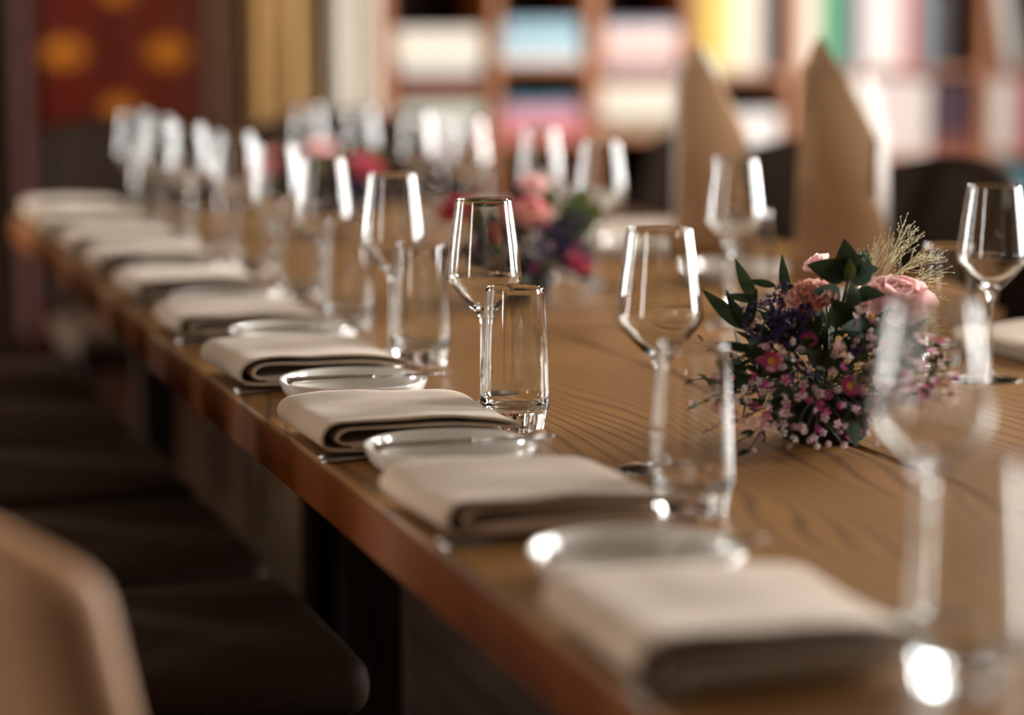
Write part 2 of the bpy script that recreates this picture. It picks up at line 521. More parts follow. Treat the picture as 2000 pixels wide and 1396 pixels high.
def napkin_mesh(seed, d=0.185, h=1.0):
    """A cloth strip folded into a flat bundle; profile in x-z, extruded along y. Origin at the centre of its footprint."""
    rnd = random.Random(seed)
    w = 0.205
    # centre line of the cloth, in metres, x from the left
    ctrl = [(0.196, 0.0022), (0.150, 0.0018), (0.080, 0.0018), (0.030, 0.0020), (0.010, 0.0040), (0.0030, 0.0110), (0.0040, 0.0200), (0.0120, 0.0275),
            (0.030, 0.0305), (0.070, 0.0310), (0.120, 0.0300), (0.165, 0.0275), (0.190, 0.0240), (0.2035, 0.0200), (0.2045, 0.0178), (0.197, 0.0172),
            (0.165, 0.0205), (0.110, 0.0225), (0.050, 0.0232), (0.028, 0.0222), (0.0195, 0.0175), (0.0185, 0.0125), (0.024, 0.0088), (0.040, 0.0082),
            (0.100, 0.0105), (0.160, 0.0110), (0.188, 0.0112), (0.1935, 0.0094), (0.188, 0.0078), (0.140, 0.0062), (0.070, 0.0058), (0.034, 0.0056)]
    path = smooth_prof(ctrl, 5)
    t = 0.00125
    n = len(path)
    ny = 26
    verts, faces = [], []
    p1, p2 = rnd.uniform(0, 6), rnd.uniform(0, 6)
    for j in range(ny + 1):
        v = j / ny
        y = (v - 0.5) * d
        lift = 1.0 - 0.10 * sin(pi * v)              # the ends stay a little puffed up
        for i, (x, z) in enumerate(path):
            a = path[max(i - 1, 0)]; b = path[min(i + 1, n - 1)]
            dx, dz = b[0] - a[0], b[1] - a[1]
            l = sqrt(dx * dx + dz * dz) or 1.0
            nx, nz = -dz / l, dx / l
            wav = 0.0009 * sin(x * 55 + p1 + v * 3.0) * (z / 0.03) + 0.0007 * sin(x * 23 - v * 9.0 + p2) * (z / 0.03)
            slant = 0.006 * (v - 0.5) * (1 if x < 0.1 else -0.4)
            crn = mnoise.noise(Vector((x * 30, y * 30, seed * 3.1))) * 0.0008 * (z / 0.03)
            for s in (-1, 1):
                verts.append((x - w / 2 + nx * t * s - slant * (0.5 - x / w), y + 0.0012 * sin(i * 0.35 + p1) * (1 if j == 0 else 0.2 if j == 1 else 0), max(0.0003, (z * h + nz * t * s) * lift + wav + crn)))
    row = n * 2
    for j in range(ny):
        for i in range(n - 1):
            a = j * row + i * 2
            b = (j + 1) * row + i * 2
            faces.append((a, a + 2, b + 2, b))
            faces.append((a + 1, b + 1, b + 3, a + 3))
        a = j * row; b = (j + 1) * row
        faces.append((a, b, b + 1, a + 1))
        a += (n - 1) * 2; b += (n - 1) * 2
        faces.append((a, a + 1, b + 1, b))
    for i in range(n - 1):
        a = i * 2
        faces.append((a, a + 1, a + 3, a + 2))
        b = ny * row + i * 2
        faces.append((b, b + 2, b + 3, b + 1))
    me = mesh('napkin', verts, faces)
    bm = bmesh.new(); bm.from_mesh(me); bmesh.ops.recalc_face_normals(bm, faces=bm.faces); bm.to_mesh(me); bm.free()
    me.polygons.foreach_set('use_smooth', [True] * len(me.polygons))
    return me


NAPM = [napkin_mesh(1), napkin_mesh(2, 0.19, 1.05), napkin_mesh(3, 0.18, 0.95)]
for me_ in NAPM:
    me_.materials.append(M_LINEN)


def outline_solid(name, left, th, zf, m, parent=None):
    """Flat cutlery: list of (x, halfwidth) stations -> solid with thickness th and a height profile zf(x)."""
    verts, faces = [], []
    K = 8
    for x, hw in left:
        z0 = zf(x)
        for k in range(K):
            a = 2 * pi * k / K + pi / 8
            verts.append((x, hw * cos(a) * 1.08, z0 + th(x) * 0.5 * sin(a)))
    for i in range(len(left) - 1):
        for k in range(K):
            k2 = (k + 1) % K
            faces.append((i * K + k, (i + 1) * K + k, (i + 1) * K + k2, i * K + k2))
    faces.append(tuple(range(K)))
    e = (len(left) - 1) * K
    faces.append(tuple(e + k for k in reversed(range(K))))
    return link(name, mesh(name, verts, faces), m, parent)


def arc(x, L, a):
    u = x / L
    return 0.0028 + a * (sin(pi * min(1, max(0, (u - 0.35) / 0.65))) ** 1.5)


def fork():
    r = empty('fork')
    st = [(0.0, 0.0050), (0.002, 0.0085), (0.02, 0.0088), (0.06, 0.0066), (0.105, 0.0034), (0.135, 0.0036), (0.150, 0.0085), (0.160, 0.0118), (0.170, 0.0125)]
    st = smooth_prof(st, 3)
    L = 0.215
    outline_solid('handle', st, lambda x: 0.0044 if x < 0.1 else 0.0030, lambda x: arc(x, L, 0.004), M_STEEL, r)
    for k in range(4):
        y = -0.0102 + k * 0.0068
        pts = [(0.166 + u * 0.047, y * (1 - 0.08 * u), arc(0.166 + u * 0.047, L, 0.004)) for u in (0, 0.25, 0.5, 0.75, 1.0)]
        tube('tine', pts, [0.0019, 0.0018, 0.0016, 0.0013, 0.0007], M_STEEL, r, 6)
    return r


def spoon():
    r = empty('spoon')
    L = 0.205
    st = smooth_prof([(0.0, 0.0050), (0.002, 0.0085), (0.02, 0.0088), (0.06, 0.0066), (0.105, 0.0034), (0.140, 0.0034), (0.152, 0.0050)], 3)
    outline_solid('handle', st, lambda x: 0.0044 if x < 0.1 else 0.0030, lambda x: arc(x, L, 0.004), M_STEEL, r)
    verts, faces = [], []
    NU, NV = 10, 20
    for s in (0, 1):
        for i in range(NU + 1):
            rr = i / NU
            for k in range(NV):
                a = 2 * pi * k / NV
                x = 0.176 + 0.030 * rr * cos(a)
                y = 0.0195 * rr * sin(a) * (1 - 0.12 * cos(a))
                z = 0.0022 + 0.0075 * rr ** 2 + 0.0006 * cos(a) * rr + (0.0013 if s else 0)
                verts.append((x, y, z))
    for s in (0, 1):
        o = s * (NU + 1) * NV
        for i in range(NU):
            for k in range(NV):
                k2 = (k + 1) % NV
                q = (o + i * NV + k, o + (i + 1) * NV + k, o + (i + 1) * NV + k2, o + i * NV + k2)
                faces.append(q if s else q[::-1])
    o = (NU + 1) * NV
    for k in range(NV):
        k2 = (k + 1) % NV
        faces.append((NU * NV + k, NU * NV + k2, o + NU * NV + k2, o + NU * NV + k))
    link('bowl', mesh('spoon_bowl', verts, faces), M_STEEL, r)
    return r


def butter_knife():
    r = empty('butter_knife')
    st = smooth_prof([(0.0, 0.0040), (0.002, 0.0068), (0.02, 0.0072), (0.06, 0.0064), (0.090, 0.0048), (0.098, 0.0042)], 3)
    outline_solid('handle', st, lambda x: 0.0080 if x < 0.08 else 0.0060, lambda x: 0.0042, M_STEEL, r)
    verts, faces = [], []
    sec = [(0.096, -0.004, 0.004), (0.106, -0.007, 0.005), (0.125, -0.0085, 0.0055), (0.150, -0.0085, 0.0058), (0.172, -0.006, 0.0058), (0.180, -0.001, 0.0052), (0.183, 0.003, 0.0042)]
    for x, a, b in sec:
        for y, z in ((a, 0.0030), (a, 0.0034), (b, 0.0044), (b, 0.0024)):
            verts.append((x, y, z))
    for i in range(len(sec) - 1):
        for k in range(4):
            k2 = (k + 1) % 4
            faces.append((i * 4 + k, (i + 1) * 4 + k, (i + 1) * 4 + k2, i * 4 + k2))
    faces.append((0, 1, 2, 3)); e = (len(sec) - 1) * 4; faces.append((e + 3, e + 2, e + 1, e))
    link('blade', mesh('knife_blade', verts, faces, False), M_STEEL, r)
    return r


NL = [(0.634, 1.487, -0.02), (0.640, 1.952, 0.03), (0.634, 2.352, 0.0), (0.640, 2.795, 0.03), (0.650, 3.225, 0.0), (0.662, 3.650, 0.02), (0.668, 4.050, -0.02), (0.673, 4.420, 0.0), (0.678, 4.780, 0.03), (0.685, 5.10, 0.0)]
PL = [(0.648, 1.697), (0.641, 2.176), (0.654, 2.605), (0.684, 3.040), (0.680, 3.445), (0.680, 3.855), (0.680, 4.240), (0.680, 4.600), (0.680, 4.950)]
SETN = ['the place setting nearest the camera', 'the place setting just in front of the sharp one', 'the sharp place setting in the middle',
        'the place setting just behind the sharp one', 'the fifth place setting along the left table edge', 'the sixth place setting along the left table edge',
        'the seventh place setting along the left table edge', 'the eighth place setting along the left table edge',
        'the ninth place setting along the left table edge', 'the last place setting along the left table edge']
for i, (x, y, rz) in enumerate(NL):
    n = link('napkin', NAPM[[1, 2, 0][i % 3]])
    n.location = (x, y, TZ + 0.0085)
    n.rotation_euler = (0, 0, rz)
    tag(n, 'folded taupe cloth napkin of ' + SETN[i], 'napkin', 'folded napkins along the left table edge')
    # cutlery slips out from under the napkin on the camera side
    place('fork', fork, (x - 0.095, y - 0.068, TZ), 0.27 + rz, 'steel fork under the napkin of ' + SETN[i], 'fork', 'forks under the napkins')
    place('spoon', spoon, (x - 0.098, y - 0.094, TZ), 0.21 + rz, 'steel spoon under the napkin of ' + SETN[i], 'spoon', 'spoons under the napkins')
for i, (x, y) in enumerate(PL):
    place('plate', bread_plate, (x, y, TZ), 0, 'small white plate of ' + SETN[i], 'plate', 'small white plates')
    place('knife', butter_knife, (x - 0.0795, y - 0.020, TZ + 0.0272), 0.05 + 0.02 * sin(i * 2.0), 'butter knife on the plate of ' + SETN[i], 'knife', 'butter knives on the small plates')

# far side of the table: plates and flat napkins
PR = [(1.55, 3.13), (1.55, 3.61), (1.55, 4.06), (1.55, 4.46), (1.55, 4.83)]
for i, (x, y) in enumerate(PR):
    lb = ['small white plate on the far side, right behind the near bouquet', 'small white plate on the far side, between the two standing brown napkins'][i] if i < 2 else \
        '%s small white plate from the camera along the far right table edge' % ORD[i]
    place('plate', bread_plate, (x, y, TZ), 0, lb, 'plate', 'small white plates')
for i, (x, y) in enumerate([(1.63, 2.70), (1.65, 4.27), (1.65, 4.65)]):
    n = link('napkin', NAPM[i % 3])
    n.location = (x, y, TZ + 0.001)
    n.rotation_euler = (0, 0, pi)
    tag(n, ['folded pale napkin lying at the right picture edge beside the wine glass', 'nearer folded napkin on the far side, behind the standing brown napkins',
            'farther folded napkin on the far side, behind the standing brown napkins'][i], 'napkin', 'folded napkins on the far side')

# ------------------------------------------------------------------ tall standing brown napkins with a white card behind


def panel(name, outline, th, bow, m, parent):
    """Upright sheet: outline in (u, z), bowed in depth by bow(u, z)."""
    bm = bmesh.new()
    fr = [bm.verts.new((u, 0, z)) for u, z in outline]
    f = bm.faces.new(fr)
    bmesh.ops.triangulate(bm, faces=[f])
    bmesh.ops.subdivide_edges(bm, edges=bm.edges[:], cuts=5, use_grid_fill=True)
    for v in bm.verts:
        v.co.y = bow(v.co.x, v.co.z)
    bmesh.ops.solidify(bm, geom=bm.faces[:], thickness=th)
    return link(name, bm_mesh(name, bm, True), m, parent)


def standing_napkin(loc, rz, label, s=1.0):
    r = empty('standing_napkin', loc, rz)
    front = [(-0.012, 0), (0.148, 0), (0.150, 0.045), (0.122, 0.135), (0.118, 0.165), (0.122, 0.230), (0.070, 0.325), (0.026, 0.394), (0.014, 0.385), (0.001, 0.345), (-0.006, 0.20)]
    panel('front_fold', [(u * s, z * s) for u, z in front], 0.003, lambda u, z: 0.020 * (u / 0.15 - 0.4) ** 2 * 2 + 0.006 * sin(z * 18 + u * 20), M_LINEN_DARK, r)
    back = [(-0.010, 0), (0.140, 0), (0.118, 0.14), (0.110, 0.22), (0.060, 0.31), (0.016, 0.375), (-0.004, 0.34)]
    panel('back_fold', [(u * s, z * s) for u, z in back], 0.003, lambda u, z: 0.012 + 0.045 * max(0, min(1, (u + 0.01) / 0.15)), M_LINEN_DARK, r)
    return tag(r, label, 'napkin', 'tall standing brown napkins')


def card(loc, rz, label, outline):
    r = panel('menu_card', outline, 0.0012, lambda u, z: 0.003 * sin(z * 9), M_PAPER, None)
    r.location = loc
    r.rotation_euler = (0, 0, rz)
    return tag(r, label, 'menu card')


RZ = radians(-17.9)
standing_napkin((1.652, 3.585, TZ), RZ - 0.05, 'right, larger of the two tall pointed brown napkins standing behind the bouquet')
card((1.783, 3.627, TZ), 0.45, 'white card standing close behind the right tall brown napkin', [(0.0, 0), (0.072, 0), (0.071, 0.10), (0.066, 0.23), (0.040, 0.30), (0.012, 0.335), (0.0, 0.33)])
standing_napkin((1.610, 4.000, TZ), RZ + 0.05, 'left, more blurred of the two tall pointed brown napkins', 0.95)
card((1.640, 4.118, TZ), RZ + 0.05, 'white card standing close behind the left tall brown napkin', [(0.0, 0), (0.092, 0), (0.088, 0.29), (0.078, 0.335), (0.05, 0.372), (0.0, 0.33)])
# dark tent card cut by the right picture edge
r = empty('tent_card', (1.70, 2.965, TZ), RZ)
box('front_leaf', -0.02, 0.10, -0.0015, 0.0015, 0.0, 0.15, M_LEATHER, r, 0.001, 1).rotation_euler = (radians(-14), 0, 0)
box('back_leaf', -0.02, 0.10, 0.0705, 0.0735, 0.0, 0.15, M_LEATHER, r, 0.001, 1).rotation_euler = (radians(14), 0, 0)
tag(r, 'dark folded tent card on the table, cut by the right picture edge', 'card')

# ------------------------------------------------------------------ bouquets
M_LEAF = mat('leaf_dark', srgb(44, 56, 34), 0.7, spec=0.2, noise_amt=0.3, noise_scale=30)
M_LEAF2 = mat('leaf_eucalyptus', srgb(84, 106, 94), 0.7, spec=0.2, noise_amt=0.2, noise_scale=30)
M_LEAF3 = mat('leaf_fresh', srgb(84, 100, 48), 0.5, noise_amt=0.25, noise_scale=30)
M_STEM = mat('stem_green', srgb(70, 76, 46), 0.6, noise_amt=0.2, noise_scale=40)
M_GRASS = mat('grass_straw', srgb(222, 214, 170), 0.7, noise_amt=0.1, noise_scale=40)
M_CORAL = mat('petal_coral', srgb(255, 198, 184), 0.6, noise_amt=0.1, noise_scale=80, sheen=0.2)
M_PEONY = mat('petal_peony', srgb(246, 208, 206), 0.6, noise_amt=0.1, noise_scale=60, sheen=0.2)
M_MAG = mat('petal_magenta', srgb(206, 84, 150), 0.6, noise_amt=0.15, noise_scale=90)
M_ROSE = mat('petal_rose', srgb(220, 104, 122), 0.6, noise_amt=0.12, noise_scale=60)
M_YEL = mat('aster_centre', srgb(206, 150, 40), 0.8, noise_amt=0.3, noise_scale=500)
M_PURP = mat('statice_purple', srgb(66, 46, 108), 0.7, noise_amt=0.25, noise_scale=200)
M_WAX = mat('waxflower_pink', srgb(250, 206, 212), 0.55, noise_amt=0.15, noise_scale=300)
M_WAXP = mat('waxflower_pale', srgb(244, 226, 220), 0.55, noise_amt=0.1, noise_scale=300)


def translucent(m, fac):
    """Thin petals let part of the light through."""
    nt = m.node_tree
    b, out = nt.nodes['Principled BSDF'], nt.nodes['Material Output']
    t = nt.nodes.new('ShaderNodeBsdfTranslucent')
    lk = b.inputs['Base Color'].links
    if lk:
        nt.links.new(lk[0].from_socket, t.inputs[0])
    mx = nt.nodes.new('ShaderNodeMixShader')
    mx.inputs[0].default_value = fac
    nt.links.new(b.outputs[0], mx.inputs[1])
    nt.links.new(t.outputs[0], mx.inputs[2])
    nt.links.new(mx.outputs[0], out.inputs[0])


for m_ in (M_CORAL, M_PEONY, M_MAG, M_ROSE, M_WAX, M_WAXP):
    translucent(m_, 0.4)
for m_ in (M_LEAF, M_LEAF2, M_LEAF3):
    translucent(m_, 0.2)
M_BOWL = mat('dark_ceramic', srgb(34, 28, 24), 0.8, spec=0.2, noise_amt=0.1)


def leaf_mesh(name, width, m, curl=0.12, pointed=1.0):
    """Unit length along +X, normal +Z."""
    verts, faces = [], []
    n = 7
    for i in range(n + 1):
        u = i / n
        w = width * sin(pi * u ** (0.75 * pointed)) ** 0.9 if 0 < u < 1 else 0.004
        zc = -curl * u * u
        verts += [(u, -w, zc + w * 0.35), (u, 0, zc), (u, w, zc + w * 0.35)]
    for i in range(n):
        a = i * 3
        faces += [(a, a + 3, a + 4, a + 1), (a + 1, a + 4, a + 5, a + 2)]
    me = mesh(name, verts, faces)
    me.materials.append(m)
    return me


def petal_mesh(name, m, ruffle=0.0, cup=0.5, seed=0, wide=0.5):
    verts, faces = [], []
    nu, nv = 6, 8
    rnd = random.Random(seed)
    ph = rnd.uniform(0, 6)
    for i in range(nu + 1):
        u = i / nu
        w = wide * (0.25 + 0.75 * sin(min(1.0, u * 1.05) * pi * 0.5)) * (1 - 0.25 * max(0, u - 0.75) * 4 * 0.5)
        for j in range(nv + 1):
            s = j / nv * 2 - 1
            x = u * (1 - 0.18 * s * s * u)
            y = s * w
            z = cup * (s * s * 0.55 * w + 0.35 * u * u) + ruffle * u * u * sin(s * 9 + ph) * 0.5 + ruffle * u * u * 0.35 * sin(s * 17 + ph * 2)
            if u == 1:
                x += ruffle * 0.35 * sin(s * 13 + ph)
            verts.append((x, y, z))
    for i in range(nu):
        for j in range(nv):
            a = i * (nv + 1) + j
            faces.append((a, a + nv + 1, a + nv + 2, a + 1))
    me = mesh(name, verts, faces)
    me.materials.append(m)
    return me


def floret_mesh(name, m, np=5, cup=0.35, spread=1.0):
    verts, faces = [(0, 0, -0.25)], []
    for k in range(np):
        a = 2 * pi * k / np
        da = pi / np * 0.92
        i = len(verts)
        for rr, aa, z in ((0.30, a - da * 0.6, 0), (0.85, a - da * 0.75, cup * 0.8), (1.0, a, cup), (0.85, a + da * 0.75, cup * 0.8), (0.30, a + da * 0.6, 0), (0.55, a, -0.05)):
            verts.append((rr * spread * cos(aa), rr * spread * sin(aa), z))
        faces += [(0, i, i + 5), (0, i + 5, i + 4), (i, i + 1, i + 5), (i + 1, i + 2, i + 5), (i + 2, i + 3, i + 5), (i + 3, i + 4, i + 5)]
    me = mesh(name, verts, faces)
    me.materials.append(m)
    return me


LEAF_SLIM = leaf_mesh('leaf_slim', 0.13, M_LEAF, 0.12)
LEAF_MID = leaf_mesh('leaf_mid', 0.22, M_LEAF, 0.15)
LEAF_EUC = leaf_mesh('leaf_euc', 0.30, M_LEAF2, 0.18, 0.9)
LEAF_FRESH = leaf_mesh('leaf_fresh', 0.26, M_LEAF3, 0.10)
LEAF_BROAD = leaf_mesh('leaf_broad', 0.32, M_LEAF, 0.2, 0.9)
PET_CORAL = [petal_mesh('petal_coral', M_CORAL, 0.15, 0.5, s, 0.52) for s in (1, 2, 3)]
PET_PEONY = [petal_mesh('petal_peony', M_PEONY, 0.06, 0.75, s, 0.55) for s in (4, 5)]
PET_ROSE = [petal_mesh('petal_rose', M_ROSE, 0.08, 0.65, s, 0.5) for s in (6, 7)]
PET_ASTER = leaf_mesh('petal_aster', 0.16, M_MAG, -0.08, 0.6)
PET_DAISY = leaf_mesh('petal_daisy', 0.2, M_WAX, -0.35, 0.6)
FLO_WAX = floret_mesh('floret_wax', M_WAX)
FLO_WAXP = floret_mesh('floret_wax_pale', M_WAXP)
FLO_MAG = floret_mesh('floret_magenta', M_MAG, 5, 0.6)
FLO_PURP = floret_mesh('floret_purple', M_PURP, 5, 0.55)


def frame(d, nrm_hint=Vector((0, 0, 1)), roll=0.0):
    """Rotation whose +X is d and whose +Z leans to nrm_hint."""
    x = Vector(d).normalized()
    z = Vector(nrm_hint) - x * Vector(nrm_hint).dot(x)
    if z.length < 1e-4:
        z = Vector((1, 0, 0)) - x * x.x
    z.normalize()
    y = z.cross(x)
    return Matrix((x, y, z)).transposed().to_4x4() @ Matrix.Rotation(roll, 4, 'X')


def zframe(n, roll=0.0):
    """Rotation whose +Z is n."""
    z = Vector(n).normalized()
    x = z.cross(Vector((0.3, 0.9, 0.2)))
    x.normalize()
    y = z.cross(x)
    return Matrix((x, y, z)).transposed().to_4x4() @ Matrix.Rotation(roll, 4, 'Z')


def inst(name, me, parent, p, rot, s):
    return link(name, me, None, parent, Matrix.Translation(p) @ rot @ Matrix.Diagonal((s, s, s, 1)))


RV = Vector((0.9517, -0.3072, 0))          # picture right, along the floor
DV = Vector((-0.3072, -0.9517, 0))         # towards the camera
UP = Vector((0, 0, 1))


def B(r, z, d):
    return RV * r + DV * d + UP * z


def bloom(name, petals, parent, p, n, size, rows, rnd):
    """rows: (count, radius start, tilt above the flower plane, petal length)."""
    c = link(name, None, None, parent, Matrix.Translation(p) @ zframe(n))
    for ri, (cnt, r0, tilt, ln) in enumerate(rows):
        for k in range(cnt):
            a = 2 * pi * k / cnt + ri * 0.5 + rnd.uniform(-0.15, 0.15)
            t = tilt + rnd.uniform(-0.1, 0.1)
            d = Vector((cos(a) * cos(t), sin(a) * cos(t), sin(t)))
            hint = Vector((-cos(a) * sin(t), -sin(a) * sin(t), cos(t)))
            inst('petal', rnd.choice(petals), c, Vector((cos(a), sin(a), 0)) * (r0 * size), frame(d, hint), ln * size * rnd.uniform(0.92, 1.06))
    return c


def aster(parent, p, n, size, pet, np=26, cm=M_YEL):
    c = link('aster', None, None, parent, Matrix.Translation(p) @ zframe(n))
    for k in range(np):
        a = 2 * pi * k / np
        t = 0.25 if k % 2 else 0.1
        inst('petal', pet, c, Vector((cos(a), sin(a), 0)) * size * 0.2, frame(Vector((cos(a) * cos(t), sin(a) * cos(t), sin(t)))), size * 0.8)
    link('flower_centre', lathe_mesh('flower_centre', [(0, 0.16 * size), (0.2 * size, 0.14 * size), (0.36 * size, 0.06 * size), (0.4 * size, -0.02 * size), (0, -0.1 * size)], 16), cm, c)
    return c


def stem(parent, a, b, rad, bend=0.015, rnd=random):
    a, b = Vector(a), Vector(b)
    off = Vector((rnd.uniform(-1, 1), rnd.uniform(-1, 1), rnd.uniform(0, 1))) * bend
    pts = [a + (b - a) * t + off * (4 * t * (1 - t)) for t in (0, 0.2, 0.4, 0.6, 0.8, 1.0)]
    tube('stem', pts, rad, M_STEM, parent, 5)
    return pts


def grass_plume(parent, base, tip, rnd, n=12, spread=0.03):
    """Airy panicle: hair-thin branches fanning out, each ending in a tiny seed."""
    base, tip = Vector(base), Vector(tip)
    v, f = [], []
    ax = tip - base
    ln = ax.length
    ax.normalize()
    for k in range(n):
        t0 = rnd.uniform(0.0, 0.35)
        o = base + ax * ln * t0
        side = Vector((rnd.uniform(-1, 1), rnd.uniform(-1, 1), rnd.uniform(-1, 1)))
        side = (side - ax * side.dot(ax)).normalized() * rnd.uniform(0.2, 1.0)
        L = ln * (1 - t0) * rnd.uniform(0.75, 1.12)
        pts = [o + ax * L * t + side * spread * t ** 1.6 - UP * 0.25 * spread * t ** 3 for t in (0, 0.2, 0.4, 0.6, 0.8, 1.0)]
        tube_geo(v, f, pts, [0.00036, 0.0003, 0.00025, 0.00022, 0.0002, 0.00016], 3)
        ends = [pts[-1]]
        for q in range(5):
            m = pts[rnd.choice((2, 3, 3, 4, 4))]
            e = m + ax * L * rnd.uniform(0.10, 0.24) + Vector((rnd.uniform(-1, 1), rnd.uniform(-1, 1), rnd.uniform(-1, 1))) * spread * 0.30
            tube_geo(v, f, [m, (m + e) / 2 + side * 0.0008, e], 0.00016, 3)
            ends.append(e)
        for e in ends:
            tube_geo(v, f, [e - ax * 0.0005, e + ax * 0.0004, e + ax * 0.0016], [0.0002, 0.0006, 0.0002], 4)
    return link('grass_plume', mesh('grass_plume', v, f), M_GRASS, parent)


def low_bowl(parent, r=0.052, h=0.045):
    link('vase', lathe_mesh('vase', smooth_prof([(0, 0.001), (r * 0.7, 0.0), (r * 0.92, 0.012), (r, 0.032), (r * 0.93, h)], 4)
                            + smooth_prof([(r * 0.88, h), (r * 0.94, 0.032), (r * 0.6, 0.010), (0, 0.008)], 4), 40), M_BOWL, parent)


def near_bouquet(loc, label):
    rnd = random.Random(11)
    r = empty('bouquet', loc)
    low_bowl(r)
    core = B(0, 0.05, 0)
    # carnation, peony, pale bud
    bloom('carnation', PET_CORAL, r, B(-0.018, 0.146, 0.030), B(-0.15, 0.85, 0.5), 0.026,
          [(9, 0.05, 0.05, 0.98), (9, 0.05, 0.30, 0.90), (8, 0.05, 0.55, 0.78), (7, 0.04, 0.85, 0.66), (5, 0.02, 1.2, 0.58)], rnd)
    bloom('peony', PET_PEONY, r, B(0.070, 0.120, 0.0), B(0.05, 0.95, 0.25), 0.047,
          [(6, 0.12, 0.35, 0.95), (6, 0.12, 0.75, 0.95), (6, 0.10, 1.05, 0.92), (5, 0.06, 1.25, 0.85), (4, 0.03, 1.4, 0.8)], rnd)
    bloom('peony_bud', PET_PEONY, r, B(0.002, 0.168, -0.045), B(-0.5, 0.8, 0.2), 0.020, [(5, 0.1, 0.5, 0.9), (4, 0.06, 1.1, 0.9)], rnd)
    # asters with yellow eyes
    aster(r, B(-0.062, 0.093, 0.085), B(-0.25, 0.25, 1.0), 0.0125, PET_ASTER)
    aster(r, B(0.014, 0.070, 0.098), B(0.12, 0.55, 1.0), 0.0125, PET_ASTER)
    aster(r, B(-0.026, 0.113, 0.080), B(-0.1, 0.7, 0.8), 0.0105, PET_ASTER)
    aster(r, B(0.040, 0.132, 0.050), B(0.5, 0.45, 0.6), 0.0140, PET_DAISY, 16)
    # statice heads
    for (cr, cz, cd, rad, cnt) in ((-0.064, 0.128, 0.035, 0.026, 95), (-0.040, 0.120, 0.055, 0.020, 50), (-0.026, 0.138, 0.056, 0.009, 16), (-0.042, 0.150, 0.020, 0.013, 26), (-0.030, 0.080, 0.080, 0.014, 12), (0.022, 0.100, 0.085, 0.006, 5)):
        for k in range(cnt):
            v = Vector((rnd.gauss(0, 1), rnd.gauss(0, 1), rnd.gauss(0, 1))).normalized()
            p = B(cr, cz, cd) + v * rad * rnd.uniform(0.7, 1.0)
            inst('statice_floret', FLO_PURP, r, p, zframe(v + UP * 0.3, rnd.uniform(0, 6)), rnd.uniform(0.0032, 0.0048))
    # waxflowers over the front, thinning out at the lower left
    wax = []
    for k in range(235):
        for _ in range(20):
            a, q = rnd.uniform(0, 2 * pi), sqrt(rnd.random())
            rr, zz = 0.130 * q * cos(a) + 0.008, 0.068 + 0.068 * q * sin(a)
            if zz < 0.006:
                continue
            if zz > 0.115 and -0.10 < rr < 0.02:
                continue
            break
        dd = 0.035 + 0.068 * sqrt(max(0, 1 - (rr / 0.15) ** 2)) * sqrt(max(0.05, 1 - ((zz - 0.05) / 0.12) ** 2)) + rnd.uniform(-0.02, 0.008)
        p = B(rr, zz, dd)
        wax.append(p)
        n = (p - core).normalized() * 0.6 + Vector((rnd.uniform(-1, 1), rnd.uniform(-1, 1), rnd.uniform(-0.4, 1))) * 0.55
        inst('waxflower', rnd.choice([FLO_WAX, FLO_WAX, FLO_WAX, FLO_WAXP, FLO_WAXP, FLO_MAG]), r, p, zframe(n, rnd.uniform(0, 6)), rnd.uniform(0.0034, 0.0056))
    for p in wax[::3]:
        stem(r, core + Vector((rnd.uniform(-1, 1), rnd.uniform(-1, 1), 0)) * 0.03, p, 0.0006, 0.02, rnd)
    # sprigs reaching over the table at the left and the right
    for (tr, tz, td) in ((-0.130, 0.045, 0.05), (-0.118, 0.022, 0.075), (-0.135, 0.066, 0.03), (-0.100, 0.010, 0.09), (-0.125, 0.10, 0.02), (-0.085, 0.006, 0.10),
                         (0.125, 0.075, -0.01), (0.140, 0.095, -0.03), (0.130, 0.045, 0.0), (0.135, 0.06, -0.04), (0.11, 0.11, -0.02)):
        pts = stem(r, core + B(tr * 0.15, 0, 0), B(tr, tz, td), 0.0007, 0.012, rnd)
        for t in range(2, 6):
            for s in (-1, 1, 0):
                e = pts[t] + Vector((rnd.uniform(-1, 1), rnd.uniform(-1, 1), rnd.uniform(-0.6, 1))) * 0.013
                e.z = max(e.z, 0.004)
                if s == 0:
                    inst('waxflower', rnd.choice([FLO_WAX, FLO_MAG]), r, e, zframe(e - core, rnd.uniform(0, 6)), rnd.uniform(0.003, 0.0045))
                else:
                    d = (pts[min(5, t + 1)] - pts[t - 1]).normalized() + Vector((rnd.uniform(-1, 1), rnd.uniform(-1, 1), rnd.uniform(-0.5, 0.8))) * 0.7
                    inst('leaf', LEAF_MID, r, pts[t], frame(d, UP, rnd.uniform(-1, 1)), rnd.uniform(0.010, 0.017))
    # dark foliage filling the body: wide below, rising to the blooms
    for k in range(285):
        v = Vector((rnd.gauss(0, 1), rnd.gauss(0, 1), rnd.gauss(0, 0.9))).normalized()
        if v.z < -0.45:
            v.z = -v.z
        p = B(0.004, 0.068, 0.010) + (RV * (v.dot(RV) * 0.100) + DV * (v.dot(DV) * 0.085) + UP * (v.z * 0.066)) * rnd.uniform(0.6, 1.0)
        d = v + Vector((rnd.uniform(-1, 1), rnd.uniform(-1, 1), rnd.uniform(-0.8, 0.8))) * 0.8
        p.z = max(p.z, 0.012)
        ln = rnd.uniform(0.020, 0.036)
        e = p + d.normalized() * ln
        if e.z < 0.004:
            d.z = abs(d.z)
        inst('leaf', rnd.choice([LEAF_MID, LEAF_SLIM, LEAF_MID, LEAF_BROAD]), r, p, frame(d, v, rnd.uniform(-0.6, 0.6)), ln)
